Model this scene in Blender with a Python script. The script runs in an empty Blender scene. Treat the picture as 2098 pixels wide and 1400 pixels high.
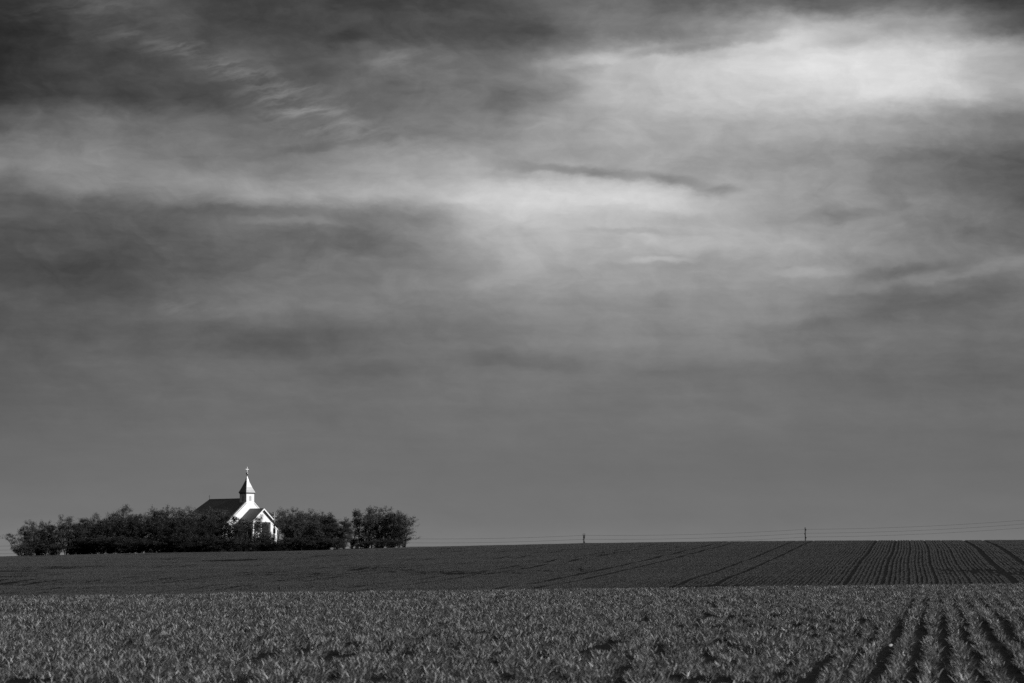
import bpy, math, random
import numpy as np
from mathutils import Vector, Matrix

sc = bpy.context.scene
R = math.radians
F = 85.0 / 36.0 * 2098.0          # focal length in photo pixels
HY = 1146.0                       # photo row of the level horizon

# ------------------------------------------------------------------ camera
cam_d = bpy.data.cameras.new("camera")
cam = bpy.data.objects.new("camera", cam_d)
sc.collection.objects.link(cam)
sc.camera = cam
cam_d.lens = 85.0
cam_d.sensor_width = 36.0
cam_d.clip_start = 0.1
cam_d.clip_end = 30000.0
PITCH = math.atan((HY - 700.0) / F)
cam.location = (0, 0, 1.0)
cam.rotation_euler = (math.pi / 2 + PITCH, 0, 0)
cam_d.dof.use_dof = True
cam_d.dof.focus_distance = 330.0
cam_d.dof.aperture_fstop = 6.3

# ------------------------------------------------------------------ view, sun, sky
sc.view_settings.view_transform = 'Standard'
sc.view_settings.look = 'None'
sc.view_settings.gamma = 1.0
sc.view_settings.exposure = 0.0
sc.cycles.use_denoising = False
sc.cycles.max_bounces = 6
sc.cycles.transparent_max_bounces = 6

SUN = Vector((0.93, -0.30, 0.40)).normalized()
SUN_EL = math.asin(SUN.z)
SUN_AZ = math.atan2(SUN.x, SUN.y)
sun_d = bpy.data.lights.new("sun", 'SUN')
sun_d.energy = 4.6
sun_d.angle = R(0.5)
sun_d.color = (1, 1, 1)
sun = bpy.data.objects.new("sun", sun_d)
sc.collection.objects.link(sun)
sun.rotation_euler = (-SUN).to_track_quat('-Z', 'Y').to_euler()
sun.location = SUN * 200

world = bpy.data.worlds.new("World")
sc.world = world
world.use_nodes = True
WN, WL = world.node_tree.nodes, world.node_tree.links
WN.clear()

def wn(kind, **kw):
    n = WN.new(kind)
    for k, v in kw.items():
        setattr(n, k, v)
    return n

def put(n, i, v):
    if v is None:
        return
    if hasattr(v, 'is_output'):
        WL.new(v, n.inputs[i])
    else:
        n.inputs[i].default_value = v

def M(op, a, b=None, c=None, clamp=False):
    n = wn('ShaderNodeMath', operation=op, use_clamp=clamp)
    put(n, 0, a); put(n, 1, b); put(n, 2, c)
    return n.outputs[0]

def ramp01(v, a, b, c=0.0, d=1.0, mode='LINEAR'):
    n = wn('ShaderNodeMapRange', interpolation_type=mode, clamp=True)
    put(n, 0, v); put(n, 1, a); put(n, 2, b); put(n, 3, c); put(n, 4, d)
    return n.outputs[0]

def vec(x, y, z=0.0):
    n = wn('ShaderNodeCombineXYZ')
    put(n, 0, x); put(n, 1, y); put(n, 2, z)
    return n.outputs[0]

def noise(v, scale, detail=4.0, rough=0.55, dist=0.0):
    n = wn('ShaderNodeTexNoise', noise_dimensions='3D')
    put(n, 'Vector', v); put(n, 'Scale', scale); put(n, 'Detail', detail)
    put(n, 'Roughness', rough); put(n, 'Distortion', dist)
    return n.outputs[0]

def azel(px, py):
    """azimuth and elevation in degrees of a direction noted on the photograph"""
    x, u = (px - 1049.0) / F, (700.0 - py) / F
    y = math.cos(PITCH) - u * math.sin(PITCH)
    z = math.sin(PITCH) + u * math.cos(PITCH)
    return math.degrees(math.atan2(x, y)), math.degrees(math.atan2(z, math.hypot(x, y)))

tc = wn('ShaderNodeTexCoord')
sp = wn('ShaderNodeSeparateXYZ')
WL.new(tc.outputs['Generated'], sp.inputs[0])
az = M('MULTIPLY', M('ARCTAN2', sp.outputs[0], sp.outputs[1]), 180 / math.pi)
el = M('MULTIPLY', M('ARCSINE', sp.outputs[2]), 180 / math.pi)
base_v = vec(az, el, 0.0)
# wind warp of the cloud layers
w1 = M('SUBTRACT', noise(vec(M('MULTIPLY', az, 0.35), el, 3.1), 0.55, 5.0, 0.6), 0.5)
w2 = M('SUBTRACT', noise(vec(M('MULTIPLY', az, 0.45), el, 9.7), 0.8, 5.0, 0.6), 0.5)
w3 = M('SUBTRACT', noise(vec(M('MULTIPLY', az, 0.5), el, 21.0), 2.6, 4.0, 0.6), 0.5)
hi = ramp01(el, 2.0, 9.0, 0.35, 1.0)
azw = M('ADD', az, M('MULTIPLY', M('MULTIPLY', w1, 2.6), hi))
elw = M('ADD', el, M('MULTIPLY', M('ADD', M('MULTIPLY', w2, 0.75), M('MULTIPLY', w3, 0.36)), hi))
warp_v = vec(azw, elw, 0.0)

COLS = [0, 150, 300, 450, 600, 750, 900, 1050, 1200, 1350, 1500, 1650, 1800, 1950, 2098]
ROWS = [
 (-120, [55, 70, 75, 66, 62, 64, 68, 74, 84, 84, 84, 84, 84, 74, 55]),
 (0,    [42, 72, 82, 68, 65, 66, 68, 82, 108, 98, 96, 98, 102, 78, 46]),
 (60,   [46, 74, 80, 76, 72, 76, 82, 80, 122, 120, 140, 178, 162, 142, 78]),
 (130,  [48, 66, 72, 92, 84, 98, 104, 116, 176, 192, 202, 216, 218, 208, 172]),
 (200,  [54, 68, 72, 78, 100, 108, 116, 122, 172, 190, 198, 202, 206, 204, 176]),
 (270,  [92, 110, 113, 110, 110, 118, 130, 146, 160, 168, 170, 168, 162, 146, 124]),
 (340,  [134, 134, 132, 128, 132, 148, 164, 160, 164, 162, 153, 147, 132, 104, 92]),
 (395,  [104, 130, 134, 148, 156, 164, 178, 196, 196, 192, 168, 157, 138, 116, 100]),
 (450,  [94, 91, 94, 112, 118, 115, 144, 195, 190, 184, 172, 152, 138, 122, 104]),
 (500,  [82, 85, 88, 98, 102, 108, 140, 178, 176, 182, 177, 166, 136, 118, 108]),
 (560,  [72, 76, 86, 98, 112, 124, 140, 160, 160, 155, 150, 150, 128, 125, 122]),
 (620,  [88, 82, 96, 112, 117, 120, 126, 138, 144, 144, 142, 136, 114, 105, 112]),
 (700,  [88, 92, 97, 97, 97, 106, 112, 120, 130, 132, 130, 118, 115, 112, 105]),
 (770,  [94, 98, 103, 107, 109, 108, 112, 117, 116, 113, 112, 110, 106, 102, 99]),
 (850,  [97, 101, 105, 108, 108, 109, 110, 112, 112, 113, 113, 112, 110, 108, 107]),
 (950,  [104, 107, 109, 110, 110, 110, 110, 110, 110, 110, 110, 109, 108, 107, 106]),
 (1050, [114, 114, 114, 114, 115, 115, 114, 114, 114, 114, 114, 114, 114, 113, 112]),
 (1115, [124, 124, 123, 123, 123, 122, 122, 122, 122, 122, 121, 121, 121, 120, 119]),
]
A0, A1 = -14.0, 14.0
azn = ramp01(azw, A0, A1)
val = None
prev_e = None
for py, row in ROWS:
    n = wn('ShaderNodeValToRGB')
    WL.new(azn, n.inputs[0])
    cr = n.color_ramp
    cr.interpolation = 'CARDINAL'
    stops = [((azel(c, min(max(py, 0), 1100))[0] - A0) / (A1 - A0), v / 255.0) for c, v in zip(COLS, row)]
    cr.elements[0].position, cr.elements[1].position = stops[0][0], stops[-1][0]
    for (p, v), first in zip(stops, range(99)):
        if first == 0:
            e = cr.elements[0]
        elif first == len(stops) - 1:
            e = cr.elements[len(cr.elements) - 1]
        else:
            e = cr.elements.new(p)
        e.color = (v, v, v, 1)
    out = n.outputs[0]
    e_here = azel(1049, py)[1]
    if val is None:
        val = out
    else:
        f = ramp01(elw, prev_e, e_here, 0.0, 1.0, 'SMOOTHSTEP')
        val = M('ADD', M('MULTIPLY', val, M('SUBTRACT', 1.0, f)), M('MULTIPLY', out, f))
    prev_e = e_here

def blob(px, py, half_w, half_h, rot, amp, src=warp_v, pw=1.0):
    """one drifting patch of cloud or clear sky: centre, half extents (photo px), tilt in degrees, brightness"""
    a, e = azel(px, py)
    m = wn('ShaderNodeMapping', vector_type='TEXTURE')
    WL.new(src, m.inputs['Vector'])
    m.inputs['Location'].default_value = (a, e, 0)
    m.inputs['Rotation'].default_value = (0, 0, R(rot))
    m.inputs['Scale'].default_value = (half_w / 86.4, half_h / 86.4, 1)
    L = wn('ShaderNodeVectorMath', operation='LENGTH')
    WL.new(m.outputs[0], L.inputs[0])
    return ramp01(L.outputs['Value'], 0.0, 1.0, amp / 255.0, 0.0, 'SMOOTHERSTEP')

half_v = vec(M('ADD', az, M('MULTIPLY', w1, 1.0)), M('ADD', el, M('ADD', M('MULTIPLY', w2, 0.3), M('MULTIPLY', w3, 0.34))), 0.0)
BLOBS = [
 # the dark rift and the bright bank below it
 (1120, 343, 200, 17, -4, -20, 1), (1270, 358, 200, 22, -7, -25, 1), (1400, 374, 130, 20, -11, -21, 1),
 (1470, 392, 80, 24, -2, -20, 1), 
 (1010, 392, 480, 70, -3, 13, 1), (1320, 408, 260, 42, -9, 15, 1),
 # upper right bright bank with a firm upper edge
 (1620, 165, 420, 95, 0, 8, 1), (1740, 172, 380, 70, -2, 9, 1), (1620, 78, 220, 30, 6, 26, 1), (1180, 125, 180, 22, 5, 22, 1),
 (1400, 100, 330, 16, 6, -18, 1),
 (1060, 205, 130, 50, 10, -8, 1),
 (790, 125, 80, 34, 20, 18, 1), (720, 75, 100, 30, 15, -16, 1), (640, 300, 130, 16, 8, -14, 1),
 # streaks lower down
 (590, 455, 200, 14, -1, 14, 1), (480, 430, 320, 20, 1, -9, 1), 
 (560, 705, 220, 54, 4, -6, 1), (1080, 738, 230, 30, -3, -9, 1), (740, 760, 330, 28, 4, -7, 1),
 (1310, 474, 200, 12, -3, -12, 1), (1350, 535, 130, 11, -2, 16, 1),
 (1650, 560, 150, 16, -2, 14, 1), (1840, 556, 210, 20, 5, -14, 1), (1860, 580, 220, 20, 6, 14, 1),
 (2040, 548, 120, 24, 12, 12, 1), (1620, 668, 190, 22, 4, -6, 1), (1720, 440, 240, 20, 6, -10, 1),
 (1890, 630, 230, 34, 8, -8, 1), (2050, 395, 130, 60, -6, -10, 1),
]
for px, py, hw, hh, rot, amp, k in BLOBS:
    val = M('ADD', val, blob(px, py, hw, hh, rot, amp, half_v))
# feathery cirrus falling from the upper left
CIR = [(150, 18, 240, 46, 6, 105), (260, 64, 210, 44, 8, 85), (350, 98, 140, 36, 4, 120), (450, 135, 220, 44, -16, 95), (560, 185, 230, 70, -16, 105),
       (640, 240, 230, 75, -10, 95), (820, 290, 260, 50, -12, 55), (370, 628, 230, 26, -5, 80), (830, 130, 220, 70, 15, 60)]
cm = None
for px, py, hw, hh, rot, amp in CIR:
    q = blob(px, py, hw, hh, rot, amp, half_v)
    cm = q if cm is None else M('ADD', cm, q)
th = R(15)
fu = M('ADD', M('MULTIPLY', az, math.cos(th)), M('MULTIPLY', el, math.sin(th)))
fv = M('SUBTRACT', M('MULTIPLY', el, math.cos(th)), M('MULTIPLY', az, math.sin(th)))
fn = noise(vec(M('MULTIPLY', fu, 0.85), M('ADD', M('MULTIPLY', fv, 4.4), M('MULTIPLY', w3, 1.2)), 4.4), 1.0, 7.0, 0.58, 0.25)
fibre = ramp01(fn, 0.33, 0.80, 0.0, 1.0, 'SMOOTHSTEP')
val = M('ADD', val, M('MULTIPLY', M('MULTIPLY', cm, fibre), 0.27))
# fine wisps and strata
fib = noise(vec(M('ADD', M('MULTIPLY', az, 0.28), M('MULTIPLY', el, 0.05)), M('ADD', el, M('MULTIPLY', az, 0.03)), 1.3), 1.5, 7.0, 0.62, 0.6)
puff = noise(vec(M('MULTIPLY', azw, 0.62), M('ADD', elw, M('MULTIPLY', az, 0.06)), 5.5), 1.25, 9.0, 0.62, 0.35)
wis = ramp01(el, 2.2, 7.5, 0.12, 1.0)
val = M('ADD', val, M('MULTIPLY', M('MULTIPLY', M('SUBTRACT', fib, 0.5), 0.10), wis))
val = M('ADD', val, M('MULTIPLY', M('MULTIPLY', M('SUBTRACT', puff, 0.5), 0.20), wis))
strata = noise(vec(M('MULTIPLY', az, 0.11), M('ADD', el, M('MULTIPLY', w3, 0.25)), 7.7), 2.3, 8.0, 0.6, 0.2)
val = M('ADD', val, M('MULTIPLY', M('MULTIPLY', M('SUBTRACT', strata, 0.5), 0.085), ramp01(el, 1.5, 5.0, 0.15, 1.0)))
# unseen sky outside the view, its brightness shaped to light the chapel
low_left = M('MULTIPLY', ramp01(az, -34.0, -16.0, 1.0, 0.0, 'SMOOTHSTEP'), 0.72)  # dimming added beyond the left edge, keeps the spire's shaded face dark
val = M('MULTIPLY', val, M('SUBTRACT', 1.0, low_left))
over = ramp01(el, 36.0, 58.0, 0.0, 1.0, 'SMOOTHSTEP')  # added overhead glow, fill light for the shaded tower wall
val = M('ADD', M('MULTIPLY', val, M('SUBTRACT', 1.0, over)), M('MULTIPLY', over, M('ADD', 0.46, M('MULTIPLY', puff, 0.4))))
val = M('MAXIMUM', val, 0.12)
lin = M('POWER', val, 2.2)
sky = wn('ShaderNodeTexSky', sky_type='NISHITA')
sky.sun_disc = False
sky.sun_elevation = SUN_EL
sky.sun_rotation = SUN_AZ
bw = wn('ShaderNodeRGBToBW')
WL.new(sky.outputs[0], bw.inputs[0])
# clear sky shows only a little through the veil of cloud
cov = 0.93
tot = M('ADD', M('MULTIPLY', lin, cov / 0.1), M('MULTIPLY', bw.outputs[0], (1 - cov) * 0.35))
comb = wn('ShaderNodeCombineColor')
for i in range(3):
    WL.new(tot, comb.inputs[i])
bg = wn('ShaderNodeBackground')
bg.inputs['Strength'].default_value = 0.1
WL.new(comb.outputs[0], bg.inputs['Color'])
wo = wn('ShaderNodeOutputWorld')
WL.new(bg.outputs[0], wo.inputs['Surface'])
world.cycles.sampling_method = 'MANUAL'
world.cycles.sample_map_resolution = 512

# ------------------------------------------------------------------ helpers
def tag(o, label=None, cat=None, group=None, kind=None):
    if label: o['label'] = label
    if cat: o['category'] = cat
    if group: o['group'] = group
    if kind: o['kind'] = kind
    return o

class MB:
    def __init__(self):
        self.v, self.f, self.s = [], [], []
    def add(self, vs, fs, smooth=False):
        n = len(self.v)
        self.v += [tuple(p) for p in vs]
        self.f += [tuple(i + n for i in f) for f in fs]
        self.s += [smooth] * len(fs)
        return self
    def box(self, x0, x1, y0, y1, z0, z1):
        vs = [(x, y, z) for z in (z0, z1) for y in (y0, y1) for x in (x0, x1)]
        return self.add(vs, [(0, 2, 3, 1), (4, 5, 7, 6), (0, 1, 5, 4), (2, 6, 7, 3), (0, 4, 6, 2), (1, 3, 7, 5)])
    def slab(self, poly, t):
        """flat polygon given thickness t against its normal"""
        p = [Vector(q) for q in poly]
        n = (p[1] - p[0]).cross(p[2] - p[0]).normalized()
        k = len(p)
        vs = p + [q - n * t for q in p]
        fs = [tuple(range(k)), tuple(range(2 * k - 1, k - 1, -1))]
        for i in range(k):
            j = (i + 1) % k
            fs.append((i, i + k, j + k, j))
        return self.add(vs, fs)
    def tube(self, pts, rad, sides=6, smooth=True, cap=True):
        pts = [Vector(p) for p in pts]
        if not hasattr(rad, '__len__'):
            rad = [rad] * len(pts)
        vs, fs = [], []
        for i, p in enumerate(pts):
            d = (pts[min(i + 1, len(pts) - 1)] - pts[max(i - 1, 0)])
            d = d.normalized() if d.length > 1e-9 else Vector((0, 0, 1))
            a = d.cross(Vector((0, 0, 1)) if abs(d.z) < 0.9 else Vector((1, 0, 0))).normalized()
            b = d.cross(a)
            for k in range(sides):
                t = 2 * math.pi * k / sides
                vs.append(p + (a * math.cos(t) + b * math.sin(t)) * rad[i])
        for i in range(len(pts) - 1):
            for k in range(sides):
                k2 = (k + 1) % sides
                fs.append((i * sides + k, i * sides + k2, (i + 1) * sides + k2, (i + 1) * sides + k))
        if cap:
            fs.append(tuple(range(sides - 1, -1, -1)))
            fs.append(tuple(range((len(pts) - 1) * sides, len(pts) * sides)))
        return self.add(vs, fs, smooth)
    def lathe(self, prof, seg=16, c=(0, 0), smooth=True, phase=0.0):
        vs, fs = [], []
        for r, z in prof:
            for k in range(seg):
                t = 2 * math.pi * k / seg + phase
                vs.append((c[0] + r * math.cos(t), c[1] + r * math.sin(t), z))
        for i in range(len(prof) - 1):
            for k in range(seg):
                k2 = (k + 1) % seg
                fs.append((i * seg + k, i * seg + k2, (i + 1) * seg + k2, (i + 1) * seg + k))
        fs.append(tuple(range(seg - 1, -1, -1)))
        fs.append(tuple(range((len(prof) - 1) * seg, len(prof) * seg)))
        return self.add(vs, fs, smooth)
    def mesh(self, name, mat):
        me = bpy.data.meshes.new(name)
        me.from_pydata(self.v, [], self.f)
        me.polygons.foreach_set('use_smooth', self.s)
        me.materials.append(mat)
        me.update()
        return me
    def build(self, name, mat, parent=None, label=None):
        o = bpy.data.objects.new(name, self.mesh(name, mat))
        sc.collection.objects.link(o)
        o.parent = parent
        if label: o['label'] = label
        return o

def empty(name, loc, rz=0.0):
    o = bpy.data.objects.new(name, None)
    o.empty_display_size = 0.3
    sc.collection.objects.link(o)
    o.location = loc
    o.rotation_euler = (0, 0, rz)
    return o

def mat(name, v0, v1=None, scale=3.0, rough=0.7, metal=0.0, bump=0.0, spec=0.4, coords='Object', stretch=(1, 1, 1), detail=5.0, transl=0.0):
    """grey procedural material: noise between v0 and v1"""
    m = bpy.data.materials.new(name)
    m.use_nodes = True
    N, L = m.node_tree.nodes, m.node_tree.links
    p = N['Principled BSDF']
    p.inputs['Roughness'].default_value = rough
    p.inputs['Metallic'].default_value = metal
    p.inputs['Specular IOR Level'].default_value = spec
    v1 = v0 if v1 is None else v1
    t = N.new('ShaderNodeTexCoord')
    mp = N.new('ShaderNodeMapping'); mp.inputs['Scale'].default_value = stretch
    L.new(t.outputs[coords], mp.inputs[0])
    nz = N.new('ShaderNodeTexNoise')
    nz.inputs['Scale'].default_value = scale
    nz.inputs['Detail'].default_value = detail
    L.new(mp.outputs[0], nz.inputs['Vector'])
    cr = N.new('ShaderNodeValToRGB')
    cr.color_ramp.elements[0].position = 0.3; cr.color_ramp.elements[1].position = 0.7
    cr.color_ramp.elements[0].color = (v0, v0, v0, 1); cr.color_ramp.elements[1].color = (v1, v1, v1, 1)
    L.new(nz.outputs[0], cr.inputs[0])
    L.new(cr.outputs[0], p.inputs['Base Color'])
    if bump:
        b = N.new('ShaderNodeBump'); b.inputs['Strength'].default_value = bump
        L.new(nz.outputs[0], b.inputs['Height']); L.new(b.outputs[0], p.inputs['Normal'])
    if transl:
        tr = N.new('ShaderNodeBsdfTranslucent')
        L.new(cr.outputs[0], tr.inputs['Color'])
        mx = N.new('ShaderNodeMixShader'); mx.inputs[0].default_value = transl
        L.new(p.outputs[0], mx.inputs[1]); L.new(tr.outputs[0], mx.inputs[2])
        L.new(mx.outputs[0], N['Material Output'].inputs['Surface'])
    return m

def leafy(name, v0, v1, rough, transl, spec=0.4, mid=None):
    """foliage whose tone varies from one blade or leaf to the next"""
    m = mat(name, v0, v1, rough=rough, transl=transl, spec=spec)
    N, L = m.node_tree.nodes, m.node_tree.links
    g = N.new('ShaderNodeNewGeometry')
    nz = [n for n in N if n.type == 'TEX_NOISE'][0]
    cr = [n for n in N if n.type == 'VALTORGB'][0]
    cr.color_ramp.elements[0].position = 0.0; cr.color_ramp.elements[1].position = 1.0
    L.new(g.outputs['Random Per Island'], cr.inputs[0])
    N.remove(nz)
    if mid is not None:
        e = cr.color_ramp.elements.new(mid[0]); e.color = (mid[1],) * 3 + (1,)
    return m

m_soil = mat('soil', 0.006, 0.013, 7.0, 0.95, bump=0.6, spec=0.05)
m_wall = mat('lime_plaster', 0.74, 0.82, 1.2, 0.85, bump=0.05, spec=0.2)
m_tower = mat('white_render', 0.74, 0.80, 2.0, 0.8, bump=0.04, spec=0.2)
m_roof = mat('dark_sheet_roof', 0.035, 0.06, 1.5, 0.5, 0.0, stretch=(1, 1, 1), spec=0.4)
m_spire = mat('dark_metal_sheet', 0.30, 0.36, 2.2, 0.43, 1.0, spec=0.5, bump=0.03)
m_white = mat('white_paint', 0.76, 0.82, 4.0, 0.5)
m_louvre = mat('grey_louvre', 0.36, 0.42, 8.0, 0.6)
m_dark = mat('dark_glass', 0.012, 0.02, 2.0, 0.15)
m_door = mat('dark_wood', 0.03, 0.05, 6.0, 0.6, stretch=(6, 6, 0.6))
m_pole = mat('weathered_pole', 0.025, 0.05, 3.0, 0.85, stretch=(5, 5, 0.4))
m_wood = mat('grey_wood', 0.16, 0.3, 3.0, 0.8, stretch=(5, 5, 0.4), bump=0.2)
m_iron = mat('dark_iron', 0.02, 0.03, 5.0, 0.5)
m_wire = mat('cable', 0.03, 0.04, 5.0, 0.6)
m_cer = mat('brown_ceramic', 0.02, 0.04, 4.0, 0.3)
m_bark = mat('bark', 0.022, 0.045, 5.0, 0.9, stretch=(4, 4, 0.7), spec=0.1)
m_leaf = leafy('leaf', 0.020, 0.125, 0.6, 0.14, 0.3)
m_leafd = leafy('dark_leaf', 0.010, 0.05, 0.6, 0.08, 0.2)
m_leafl = leafy('pale_leaf', 0.03, 0.08, 0.6, 0.25, 0.25)
m_blade = leafy('wheat_blade', 0.014, 0.52, 0.40, 0.12, 0.5, (0.66, 0.07))
m_bladef = leafy('young_wheat_blade', 0.055, 0.11, 0.6, 0.2, 0.25)
m_stone = mat('white_stone', 0.3, 0.42, 20.0, 0.7, bump=0.3)

# ------------------------------------------------------------------ terrain
TANF = 0.1656            # heading of the drill rows on the hill
TANN = 0.1755            # heading of the drill rows in the near field
SKX = np.array([-200, 0, 150, 300, 450, 600, 700, 850, 1000, 1200, 1400, 1650, 1850, 2098, 2300.])
SKY_ = np.array([1150, 1146.5, 1137.5, 1133.5, 1131, 1129, 1126.5, 1121, 1117.5, 1113, 1110, 1108, 1107, 1106, 1105.])

def vnoise(x, y, seed):
    """smooth value noise in numpy"""
    xi, yi = np.floor(x).astype(np.int64), np.floor(y).astype(np.int64)
    fx, fy = x - xi, y - yi
    fx, fy = fx * fx * (3 - 2 * fx), fy * fy * (3 - 2 * fy)
    def h(a, b):
        n = (a * 374761393 + b * 668265263 + seed * 974711) & 0xFFFFFFFF
        n = ((n ^ (n >> 13)) * 1274126177) & 0xFFFFFFFF
        return ((n ^ (n >> 16)) & 0xFFFF) / 65535.0
    return (h(xi, yi) * (1 - fx) + h(xi + 1, yi) * fx) * (1 - fy) + (h(xi, yi + 1) * (1 - fx) + h(xi + 1, yi + 1) * fx) * fy

def smooth(t):
    t = np.clip(t, 0, 1)
    return t * t * (3 - 2 * t)

def crest_y(X):
    return 254.0 + 196.0 * smooth((40.0 - X) / 55.0)

def near_crest(X):
    return 56.3 + 20.0 * np.tanh(0.78 * X / 20.0)

def ground(X, Y):
    X = np.asarray(X, float); Y = np.asarray(Y, float)
    # near field: a gentle rise that rolls over
    d = np.maximum(0, Y - near_crest(X) + 4.0)
    dd = np.minimum(d, 16.0)
    zn = 0.0042 * np.minimum(Y, 400) - 0.0016 * dd * dd - 0.0512 * (d - dd)
    zn = zn + ((vnoise(X * 0.16, Y * 0.22, 71) - 0.5) * 0.11 + (vnoise(X * 0.5, Y * 0.55, 73) - 0.5) * 0.03) * smooth((50.0 - Y) / 12.0)
    # the hill behind it
    Yc = crest_y(X)
    zc = 1.0 - (np.interp(1049.0 + F * X / Yc, SKX, SKY_) - HY) * Yc / F - 0.10
    zf = -0.5 + 0.35 * np.clip(X / 30.0, -1, 1)
    t = (Y - 130.0) / (Yc - 130.0)
    tt = np.clip(t, 0, 1)
    zh = zf + (zc - zf) * (1 - (1 - tt) ** 1.25)
    zh = np.where(t < 0, zf + 0.024 * (Y - 130.0), zh)
    fade = smooth((0.93 - t) / 0.2) * smooth((t + 0.15) / 0.2)
    zh = zh + fade * ((vnoise(X * 0.07, Y * 0.10, 61) - 0.5) * np.where(X > 0, 0.22 - 0.16 * smooth(X / 20.0), 0.22) + (vnoise(X * 0.22, Y * 0.28, 67) - 0.5) * 0.06)
    b = np.maximum(0, Y - Yc)
    bb = np.minimum(b, 43.0)
    zh = zh - 0.0004 * bb * bb - 0.0344 * np.minimum(b - bb, 500.0) * 1.0
    z = np.maximum(np.maximum(zn, zh), -14.0)
    # the mound that carries the chapel and a small grassy bank in the grove
    r4 = ((X + 53.0) ** 2 + (Y - 484.0) ** 2) / 17.0 ** 2
    z = z + 2.2 * np.exp(-r4 * r4)
    z = z + 0.45 * np.exp(-(((X + 29.8) / 7.0) ** 2 + ((Y - 466.0) / 8.0) ** 2))
    return z

def gz(x, y):
    return float(ground(x, y))

def at(px, Y):
    return (px - 1049.0) / F * Y * 1.0

def zat(py, Y):
    return 1.0 + (HY - py) * Y / F

def axis(parts):
    out = []
    for a, b, s in parts:
        out += list(np.arange(a, b, s))
    return np.array(out)

gx = axis([(-9000, -1500, 1500), (-1500, -300, 100), (-300, -130, 17), (-130, -16, 2.0), (-16, 18, 1.0), (18, 80, 2.0), (80, 300, 20), (300, 1500, 120), (1500, 9001, 1500)])
gy = axis([(-200, 0, 20), (0, 14, 2), (14, 80, 0.8), (80, 270, 2.0), (270, 520, 2.5), (520, 700, 10), (700, 2000, 100), (2000, 14001, 1500)])
GX, GY = np.meshgrid(gx, gy)
GZ = ground(GX, GY)
nx, ny = len(gx), len(gy)
me = bpy.data.meshes.new('ground')
verts = np.stack([GX, GY, GZ], -1).reshape(-1, 3)
ii = (np.arange(ny - 1)[:, None] * nx + np.arange(nx - 1)[None, :]).ravel()
quads = np.stack([ii, ii + 1, ii + nx + 1, ii + nx], 1)
me.from_pydata(verts.tolist(), [], quads.tolist())
me.polygons.foreach_set('use_smooth', [True] * len(me.polygons))
me.materials.append(m_soil)
me.update()
o = bpy.data.objects.new('ground', me)
sc.collection.objects.link(o)
tag(o, 'dark rolling farmland soil under the young crop', kind='structure')

# ------------------------------------------------------------------ crops (uncountable: grass-like wheat)
def blade_patch(name, length, n_plants, blades, hgt, wid, spread, seed, material, segs=3):
    rng = random.Random(seed)
    b = MB()
    for i in range(n_plants):
        py_ = rng.uniform(-length / 2, length / 2)
        px_ = rng.gauss(0, spread)
        for k in range(rng.randint(blades[0], blades[1])):
            t = rng.uniform(0, 2 * math.pi)
            dx, dy = math.cos(t), math.sin(t)
            L = hgt * rng.uniform(0.7, 1.5)
            lean = rng.uniform(0.15, 0.75)
            droop = rng.uniform(0.2, 1.3)
            w = wid * rng.uniform(0.7, 1.25)
            tw = rng.uniform(-1.2, 1.2)
            sx, sy = math.cos(t + math.pi / 2 + tw), math.sin(t + math.pi / 2 + tw)
            p = Vector((px_ + rng.gauss(0, 0.006), py_ + rng.gauss(0, 0.006), -0.01))
            ang = lean
            vs, fs = [], []
            for s in range(segs + 1):
                ww = w * (0.7 if s == 0 else (1.0 if s < segs else 0.12)) * 0.5
                vs += [(p.x - sx * ww, p.y - sy * ww, p.z), (p.x + sx * ww, p.y + sy * ww, p.z)]
                st = L / segs
                p = p + Vector((dx * math.sin(ang), dy * math.sin(ang), math.cos(ang))) * st
                ang += droop / segs * 1.4
            for s in range(segs):
                fs.append((2 * s, 2 * s + 1, 2 * s + 3, 2 * s + 2))
            b.add(vs, fs, True)
    ob = bpy.data.objects.new(name, b.mesh(name, material))
    return ob

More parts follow.
